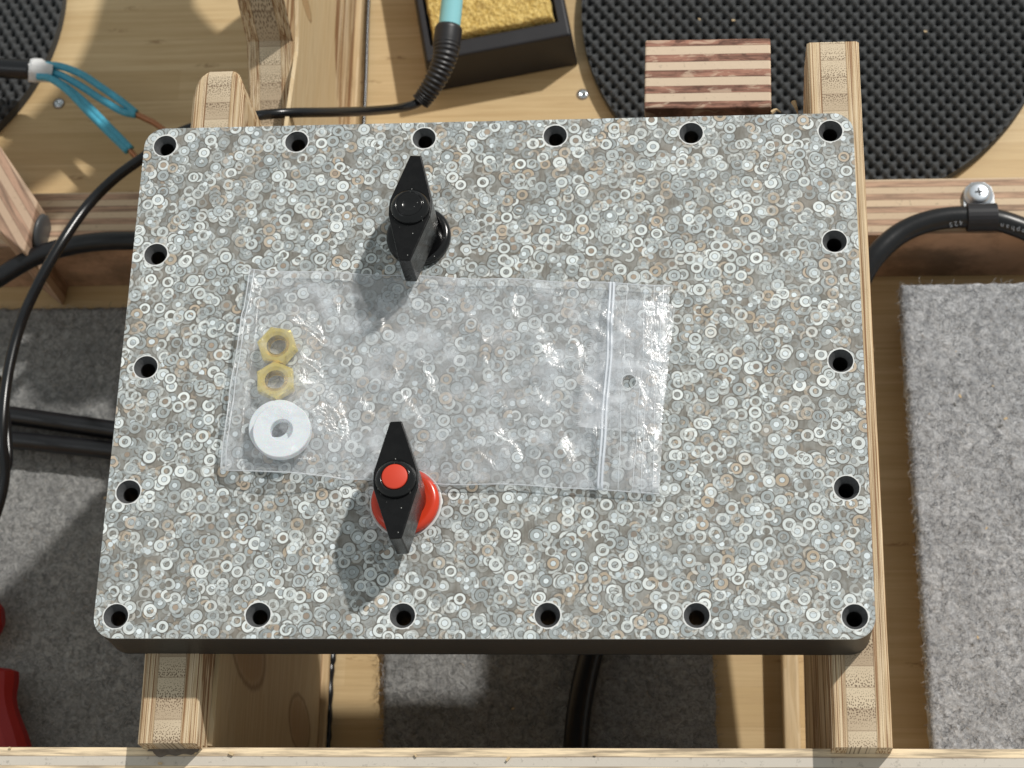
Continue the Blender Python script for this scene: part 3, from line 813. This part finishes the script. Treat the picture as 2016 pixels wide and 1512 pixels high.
# ------------------------------------------------------------------ round rubber pads
def bumpy(cx, cy, rad, zt, name, label, rot=0.0, seed=0, xlim=None):
    res = .00052; n = int(rad * 2 / res); V = []; Fc = []; idx = {}
    cr, sr = math.cos(rot), math.sin(rot)
    def h(x, y):
        X = x * cr - y * sr; Y = x * sr + y * cr
        X += .0006 * noise.noise(Vector((x * 30, y * 30, seed)))
        c = math.cos(2 * PI * X / .0080) * math.cos(PI * Y / .0047)
        return .0021 * c ** .6 if c > 0 else -.0090 * abs(c) ** 2.6
    for j in range(n + 1):
        for i in range(n + 1):
            x = -rad + i * res; y = -rad + j * res; d = math.hypot(x, y)
            if d < rad + res * 1.3:
                hh = h(x, y)
                if d > rad: x *= rad / d; y *= rad / d
                if d > rad - .0015: hh = min(hh, 0)
                idx[(i, j)] = len(V); V.append((x, y, zt + hh))
    for j in range(n):
        for i in range(n):
            ks = [(i, j), (i + 1, j), (i + 1, j + 1), (i, j + 1)]
            if all(k in idx for k in ks): Fc.append(tuple(idx[k] for k in ks))
    seg = 180; b = len(V)
    for k in range(seg):
        th = 2 * PI * k / seg
        V.append((rad * math.cos(th), rad * math.sin(th), zt + .0003)); V.append((rad * math.cos(th), rad * math.sin(th), FZ + .0006))
    for k in range(seg):
        a = b + 2 * k; c = b + 2 * ((k + 1) % seg); Fc.append((a, a + 1, c + 1, c))
    o = mesh(name, V, Fc, M['foam'], smooth=True, loc=(cx, cy, 0))
    return tag(o, label, 'pad', 'round bumpy rubber pads')
p = at(1600, 12, FZ + .004); bumpy(p.x, p.y, .1365, FZ + .0075, 'rubber_pad', 'large round black bumpy rubber pad at the upper right, behind the striped post', .03, 1)
p = at(-290, 22, FZ + .004); bumpy(p.x, p.y, .1350, FZ + .0075, 'rubber_pad', 'round black bumpy rubber pad at the upper left under the taped cable', .12, 2)

# ------------------------------------------------------------------ cables
def cable(name, px, r, label, mat=None, seg=22, sub=10, zoff=None):
    P = [at(x, y, z) for x, y, z in px]
    V, Fc = tube(P, r, seg, sub)
    return tag(mesh(name, V, Fc, mat or M['cable'], smooth=True), label, 'cable')
b = BZ + .006
cable('thick_cable', [(-60, 585, b), (0, 545, b + .002), (70, 505, b + .003), (150, 482, b + .003), (235, 474, b + .003), (330, 480, b), (420, 520, b - .01)], .0052, 'thick black cable lying over the divider bar left of the panel', seg=24)
cable('thick_cable', [(1655, 640, b - .02), (1690, 560, b - .006), (1722, 505, b), (1775, 458, b + .001), (1845, 432, b + .002), (1925, 428, b + .002), (1990, 441, b + .001), (2060, 475, b - .004), (2120, 540, b - .012)], .0058, 'thick black printed cable arching under the screwed clamp on the right', seg=28)
z = FZ + .016
cable('thick_cable', [(-60, 808, z), (20, 818, z), (120, 832, z), (230, 848, z), (360, 870, z)], .0053, 'thick black cable on the left felt, upper one of the parallel pair')
cable('thick_cable', [(-60, 862, z), (20, 866, z), (120, 876, z), (230, 888, z), (360, 905, z)], .0050, 'thick black cable on the left felt, lower one of the parallel pair')
cable('thick_cable', [(1215, 1130, z), (1178, 1240, z), (1160, 1300, z), (1143, 1380, z), (1134, 1460, z), (1132, 1560, z)], .0064, 'thick black cable lying across the dark felt below the panel', seg=26)
z = FZ + .10
cable('thin_cable', [(470, 238, z), (400, 246, z), (340, 268, z), (285, 308, z), (225, 352, z), (170, 408, z), (120, 480, z + .005), (75, 560, z + .005), (40, 640, z), (15, 740, z), (4, 850, z), (8, 945, z - .01), (-20, 1040, z - .02), (-70, 1120, z - .03)], .0029, 'smooth black cord curving down along the left edge of the panel', M['cord'])
cable('thin_cable', [(-40, 700, z - .05), (0, 760, z - .05), (14, 860, z - .05), (10, 930, z - .05), (-40, 990, z - .05)], .0026, 'second black cord just inside the left border of the photo', M['cord'])

# letters on the arching cable
def letters(txt, pts, size, spin, parent, mat):
    for ch, (x, y, ang) in zip(txt, pts):
        cu = bpy.data.curves.new('t', 'FONT'); cu.body = ch; cu.size = size; cu.extrude = .00003; cu.align_x = 'CENTER'; cu.align_y = 'CENTER'
        to = bpy.data.objects.new('t', cu); COL.objects.link(to)
        bpy.context.view_layer.update()
        me = bpy.data.meshes.new_from_object(to.evaluated_get(bpy.context.evaluated_depsgraph_get()))
        COL.objects.unlink(to); bpy.data.objects.remove(to)
        p = at(x, y, BZ + .0136)
        me.materials.clear(); me.materials.append(mat)
        o = bpy.data.objects.new('printed_letter', me); o.location = p; o.rotation_euler = (-.25, 0, ang + spin); COL.objects.link(o)
        o.parent = parent
pc = [o for o in bpy.data.objects if o.get('label', '').startswith('thick black printed')][0]
letters('elephan', [(2036 - i * 10.5, 461 - 2.9 * i, 0) for i in range(7)], .0038, PI - .12, pc, M['print_'])
letters('425', [(1892 - i * 10, 438 + i * 2.0, 0) for i in range(3)], .0036, PI + .15, pc, M['print_'])

# clamp with screw
cl = empty('cable_clamp', tuple(at(1925, 388, BZ)), 'black strap clamp fixed with a zinc cross head screw on the divider bar', 'clamp')
o0 = Vector(at(1925, 388, BZ))
V, Fc = lathe([(0, .0042), (.0040, .0041), (.0052, .0036), (.0058, .0026), (.0060, .0014), (.0074, .0012), (.0077, .0006), (.0076, 0), (0, 0)], 48)
sc = mesh('screw_head', V, Fc, M['zincw'], cl, smooth=True, loc=(0, 0, .0022))
for a in (0.1, 0.1 + PI / 2):
    c_, s_ = math.cos(a), math.sin(a)
    pr = [(-.0022, -.00045), (.0022, -.00045), (.0022, .00045), (-.0022, .00045)]
    V, Fc = prism([(x * c_ - y * s_, x * s_ + y * c_) for x, y in pr],   .0039, .0044 if a < 1 else .00435)
    mesh('cross_slot', V, Fc, M['dark'], sc)
V, Fc = prism([(-.0082, -.012), (.0084, -.012), (.0084, 0), (.0072, .0050), (.0036, .0080), (-.0030, .0080), (-.0066, .0050), (-.0080, 0)], .0003, .0021)
mesh('tab', V, Fc, M['steeld'], cl, bevel=.0003)
c0 = Vector(at(1926, 428, BZ + .008)) - o0
prof = []
for k in range(22):
    a = -.5 + k * (PI + 1.2) / 21
    prof.append((math.cos(a), math.sin(a)))
secs = []
for k in range(24):
    a = 2 * PI * k / 23
    rI, rO = .0060, .0074
    secs.append([(-.0078, c0.y + rI * math.cos(a), c0.z + rI * math.sin(a)), (.0078, c0.y + rI * math.cos(a), c0.z + rI * math.sin(a)), (.0078, c0.y + rO * math.cos(a), c0.z + rO * math.sin(a)), (-.0078, c0.y + rO * math.cos(a), c0.z + rO * math.sin(a))])
V, Fc = loft(secs); mesh('strap', V, Fc, M['tray'], cl, bevel=.0003)

# small deck screws
def deck_screw(x, y, label):
    p = at(x, y, FZ); k = empty('deck_screw', tuple(p), label, 'screw', 'small screws sunk in the bamboo board')
    V, Fc = lathe([(.0029, .0003), (.0026, .0008), (.0014, .0006), (.0009, .0002), (0, .0001)], 32); mesh('head', V, Fc, M['steel'], k, smooth=True)
    V, Fc = lathe([(.0036, .0003), (.0029, .00035)], 32); mesh('countersink', V, Fc, M['dark'] if False else M['glue'], k)
deck_screw(116, 204, 'small sunk screw in the bamboo board by the teal wires')
deck_screw(1147, 186, 'small sunk screw in the bamboo board between sponge tray and right rubber pad')

# ------------------------------------------------------------------ sponge tray
TZ = FZ + .030
A_, B_ = at(839, 122, TZ), at(1124, 68, TZ)       # front edge of the tray top
ux = (B_ - A_).normalized(); uy = Vector((-ux.y, ux.x, 0)); LX = (B_ - A_).length
tr = empty('sponge_tray', (A_.x, A_.y, FZ), 'black soldering tray holding a damp yellow sponge, at the top of the photo', 'tray', rz=math.atan2(ux.y, ux.x))
LY = .11; hh = TZ - FZ
V, Fc = loft([[(-.002, -.003, .0006), (LX + .002, -.003, .0006), (LX + .002, LY, .0006), (-.002, LY, .0006)], [(0, 0, hh - .001), (LX, 0, hh - .001), (LX, LY, hh - .001), (0, LY, hh - .001)], [(.001, .001, hh), (LX - .001, .001, hh), (LX - .001, LY - .001, hh), (.001, LY - .001, hh)],
               [(.004, .0105, hh), (LX - .006, .0105, hh), (LX - .006, LY - .004, hh), (.004, LY - .004, hh)], [(.004, .0105, hh - .008), (LX - .006, .0105, hh - .008), (LX - .006, LY - .004, hh - .008), (.004, LY - .004, hh - .008)]])
mesh('tray_body', V, Fc, M['tray'], tr, bevel=.0008)
sp = empty('cleaning_sponge', (A_.x, A_.y, FZ), 'damp yellow cleaning sponge with brown stains, sitting in the black tray', 'sponge', rz=math.atan2(ux.y, ux.x))
nx, ny = 90, 110; V = []; Fc = []
x0, x1, y0, y1 = .0055, LX - .0075, .012, LY - .006
for j in range(ny + 1):
    for i in range(nx + 1):
        u, v = i / nx, j / ny; x = x0 + (x1 - x0) * u; y = y0 + (y1 - y0) * v
        e = min(i, nx - i, j, ny - j)
        z = hh + .0025 + .0009 * noise.noise(Vector((x * 220, y * 220, 0))) + .0006 * noise.noise(Vector((x * 60, y * 60, 3))) - (.006 if e == 0 else (.001 if e == 1 else 0))
        x += .0006 * noise.noise(Vector((x * 100, y * 150, 9))); y += .0006 * noise.noise(Vector((x * 150, y * 100, 19)))
        V.append((x, y, z))
for j in range(ny):
    for i in range(nx):
        a = j * (nx + 1) + i; Fc.append((a, a + 1, a + nx + 2, a + nx + 1))
mesh('sponge_body', V, Fc, M['sponge'], sp, smooth=True)

# ------------------------------------------------------------------ soldering iron
z0 = FZ + .115
ir = empty('soldering_iron', tuple(at(882, 60, z0)), 'soldering iron with pale blue handle, ribbed black boot and thin black lead, over the sponge', 'soldering iron')
o0 = Vector(at(882, 60, z0))
def rel(L): return [Vector(at(*p)) - o0 for p in L]
V, Fc = tube(rel([(893, -60, z0 + .01), (890, 0, z0 + .005), (884, 58, z0 + .001)]), .0058, 28, 8)
mesh('handle', V, Fc, M['handle'], ir, smooth=True)
V, Fc = tube(rel([(884, 52, z0 + .001), (881, 75, z0), (879, 92, z0 - .001)]), lambda u: .0074 if u > .1 else .0066 + .008 * u, 28, 8)
bp = rel([(880, 84, z0), (877, 108, z0 - .001), (868, 135, z0 - .004), (853, 165, z0 - .008), (838, 188, z0 - .012), (828, 200, z0 - .014)])
def rbt(u):
    b = .0074 - .0024 * u
    if u > .96: return b + .0002
    return b - .0006 * (0.5 + 0.5 * math.cos(u * 2 * PI * 17)) * min(1, u * 8)
V2, F2 = tube(bp, rbt, 28, 40)
V, Fc = join((V, Fc), (V2, F2)); mesh('strain_relief', V, Fc, M['boot'], ir, smooth=True)
zl = -.103
V, Fc = tube(rel([(828, 199, z0 - .014), (812, 207, z0 - .012), (780, 214, z0 - .004), (720, 219, -.150), (650, 221, -.127), (580, 222, -.110), (520, 226, zl - .002), (455, 236, zl - .01), (400, 255, zl - .03)]), .0025, 20, 10)
mesh('lead', V, Fc, M['cord'], ir, smooth=True)

# ------------------------------------------------------------------ teal wires out of the taped cable
z = FZ + .030
tc = empty('stripped_cable', tuple(at(60, 136, z)), 'black cable end wrapped in white tape with four teal wires and bare copper tips', 'cable')
o0 = Vector(at(60, 136, z))
V, Fc = tube(rel([(-80, 128, z), (0, 134, z), (66, 138, z)]), .0060, 28, 8); mesh('sheath', V, Fc, M['cord'], tc, smooth=True)
secs = []; n = 26
for k in range(n):
    pass
V = []; Fc = []; seg = 28
rows = [(58, 139, .0066), (70, 139, .0070), (82, 140, .0068), (94, 142, .0058), (102, 142, .0046)]
pts = rel([(x, y, z) for x, y, r in rows])
for i, p in enumerate(pts):
    for k in range(seg):
        th = 2 * PI * k / seg; r = rows[i][2] * (1 + .12 * noise.noise(Vector((i * .9, math.cos(th) * 1.5, math.sin(th) * 1.5))))
        V.append((p.x + .002 * math.sin(th * 1) * (1 if i in (0, 4) else 0), p.y + r * math.cos(th) , p.z + r * math.sin(th)))
for i in range(len(rows) - 1):
    for k in range(seg): Fc.append((i * seg + k, i * seg + (k + 1) % seg, (i + 1) * seg + (k + 1) % seg, (i + 1) * seg + k))
mesh('white_tape', V, Fc, M['tape'], tc)
for P in ([(86, 128, z + .002), (120, 131, z + .002), (160, 146, z + .002), (200, 172, z), (240, 200, z), (268, 223, z - .002)],
          [(86, 140, z), (118, 147, z), (160, 170, z), (200, 196, z - .001), (240, 219, z - .001), (268, 226, z - .002)],
          [(74, 150, z + .003), (100, 155, z + .003), (135, 180, z + .002), (175, 222, z), (215, 262, z), (252, 298, z - .002)],
          [(90, 150, z), (125, 168, z), (165, 200, z), (205, 240, z), (235, 270, z - .001), (258, 294, z - .002)]):
    V, Fc = tube(rel(P), .0022, 16, 8); mesh('teal_wire', V, Fc, M['teal'], tc, smooth=True)
for P in ([(264, 223, z - .002), (285, 233, z - .003), (305, 243, z - .003), (330, 262, z - .004)], [(254, 294, z - .002), (264, 305, z - .003), (275, 318, z - .004)]):
    pp = catmull(rel(P), 12)
    parts = []
    for s in range(4):
        q = []
        for i, p in enumerate(pp):
            a = i * .55 + s * PI / 2; q.append(p + Vector((0, math.cos(a), math.sin(a))) * .0011)
        parts.append(tube(q, .0009, 8, 1))
    V, Fc = join(*parts); mesh('copper_tip', V, Fc, M['copper'], tc, smooth=True)

# ------------------------------------------------------------------ red handled tool
z = FZ + .022
pk = empty('pliers', tuple(at(0, 1300, FZ)), 'red handled tool lying on the felt at the lower left edge of the photo', 'tool')
o0 = Vector(at(0, 1300, FZ))
V, Fc = tube(rel([(-170, 1150, z), (-90, 1180, z), (-35, 1215, z), (-10, 1216, z), (6, 1214, z)]), lambda u: .0125 * (1 - .55 * max(0, u - .75) / .25), 14, 8, flat=.7)
mesh('handle', V, Fc, M['redh'], pk, bevel=0)
V, Fc = tube(rel([(-16, 1322, z), (-14, 1340, z), (-12, 1375, z), (-4, 1420, z), (10, 1480, z), (22, 1560, z)]), lambda u: .0130 * min(1, .55 + u * 3) + .0012 * math.sin(u * 9), 14, 8, flat=.7)
mesh('handle', V, Fc, M['redh'], pk, bevel=0)

# ------------------------------------------------------------------ crumbs
rnd = random.Random(5); V = []; Fc = []
spots = [(1377, 38, FZ + .012), (1444, 40, FZ + .012), (1822, 62, FZ + .012), (1830, 815, FZ + .049), (1890, 780, FZ + .049), (1980, 824, FZ + .049), (1942, 1040, FZ + .049), (1925, 1255, FZ + .049), (1882, 692, FZ + .049), (1955, 760, FZ + .049), (207, 980, FZ + .01), (214, 972, FZ + .01), (1010, 1395, FZ + .01), (1232, 1340, FZ + .01), (385, 1483, -.0352), (455, 1484, -.0352), (20, 1472, -.0352), (818, 1487, -.0352), (1172, 1486, -.0352), (315, 1503, -.0352), (1000, 1494, -.0352)]
for x, y, z in spots:
    p = at(x, y, z); r = rnd.uniform(.0004, .0011); a = rnd.uniform(0, PI)
    b = len(V)
    for dz in (-.3, .3):
        for (i, j) in ((-1, -.4), (1, -.5), (.8, .5), (-.9, .4)):
            V.append((p.x + r * (i * math.cos(a) - j * math.sin(a)), p.y + r * (i * math.sin(a) + j * math.cos(a)), p.z + r * dz))
    Fc += [tuple(b + i for i in q) for q in ((3, 2, 1, 0), (4, 5, 6, 7), (0, 1, 5, 4), (1, 2, 6, 5), (2, 3, 7, 6), (3, 0, 4, 7))]
tag(mesh('sawdust', V, Fc, M['chipw']), kind='stuff')
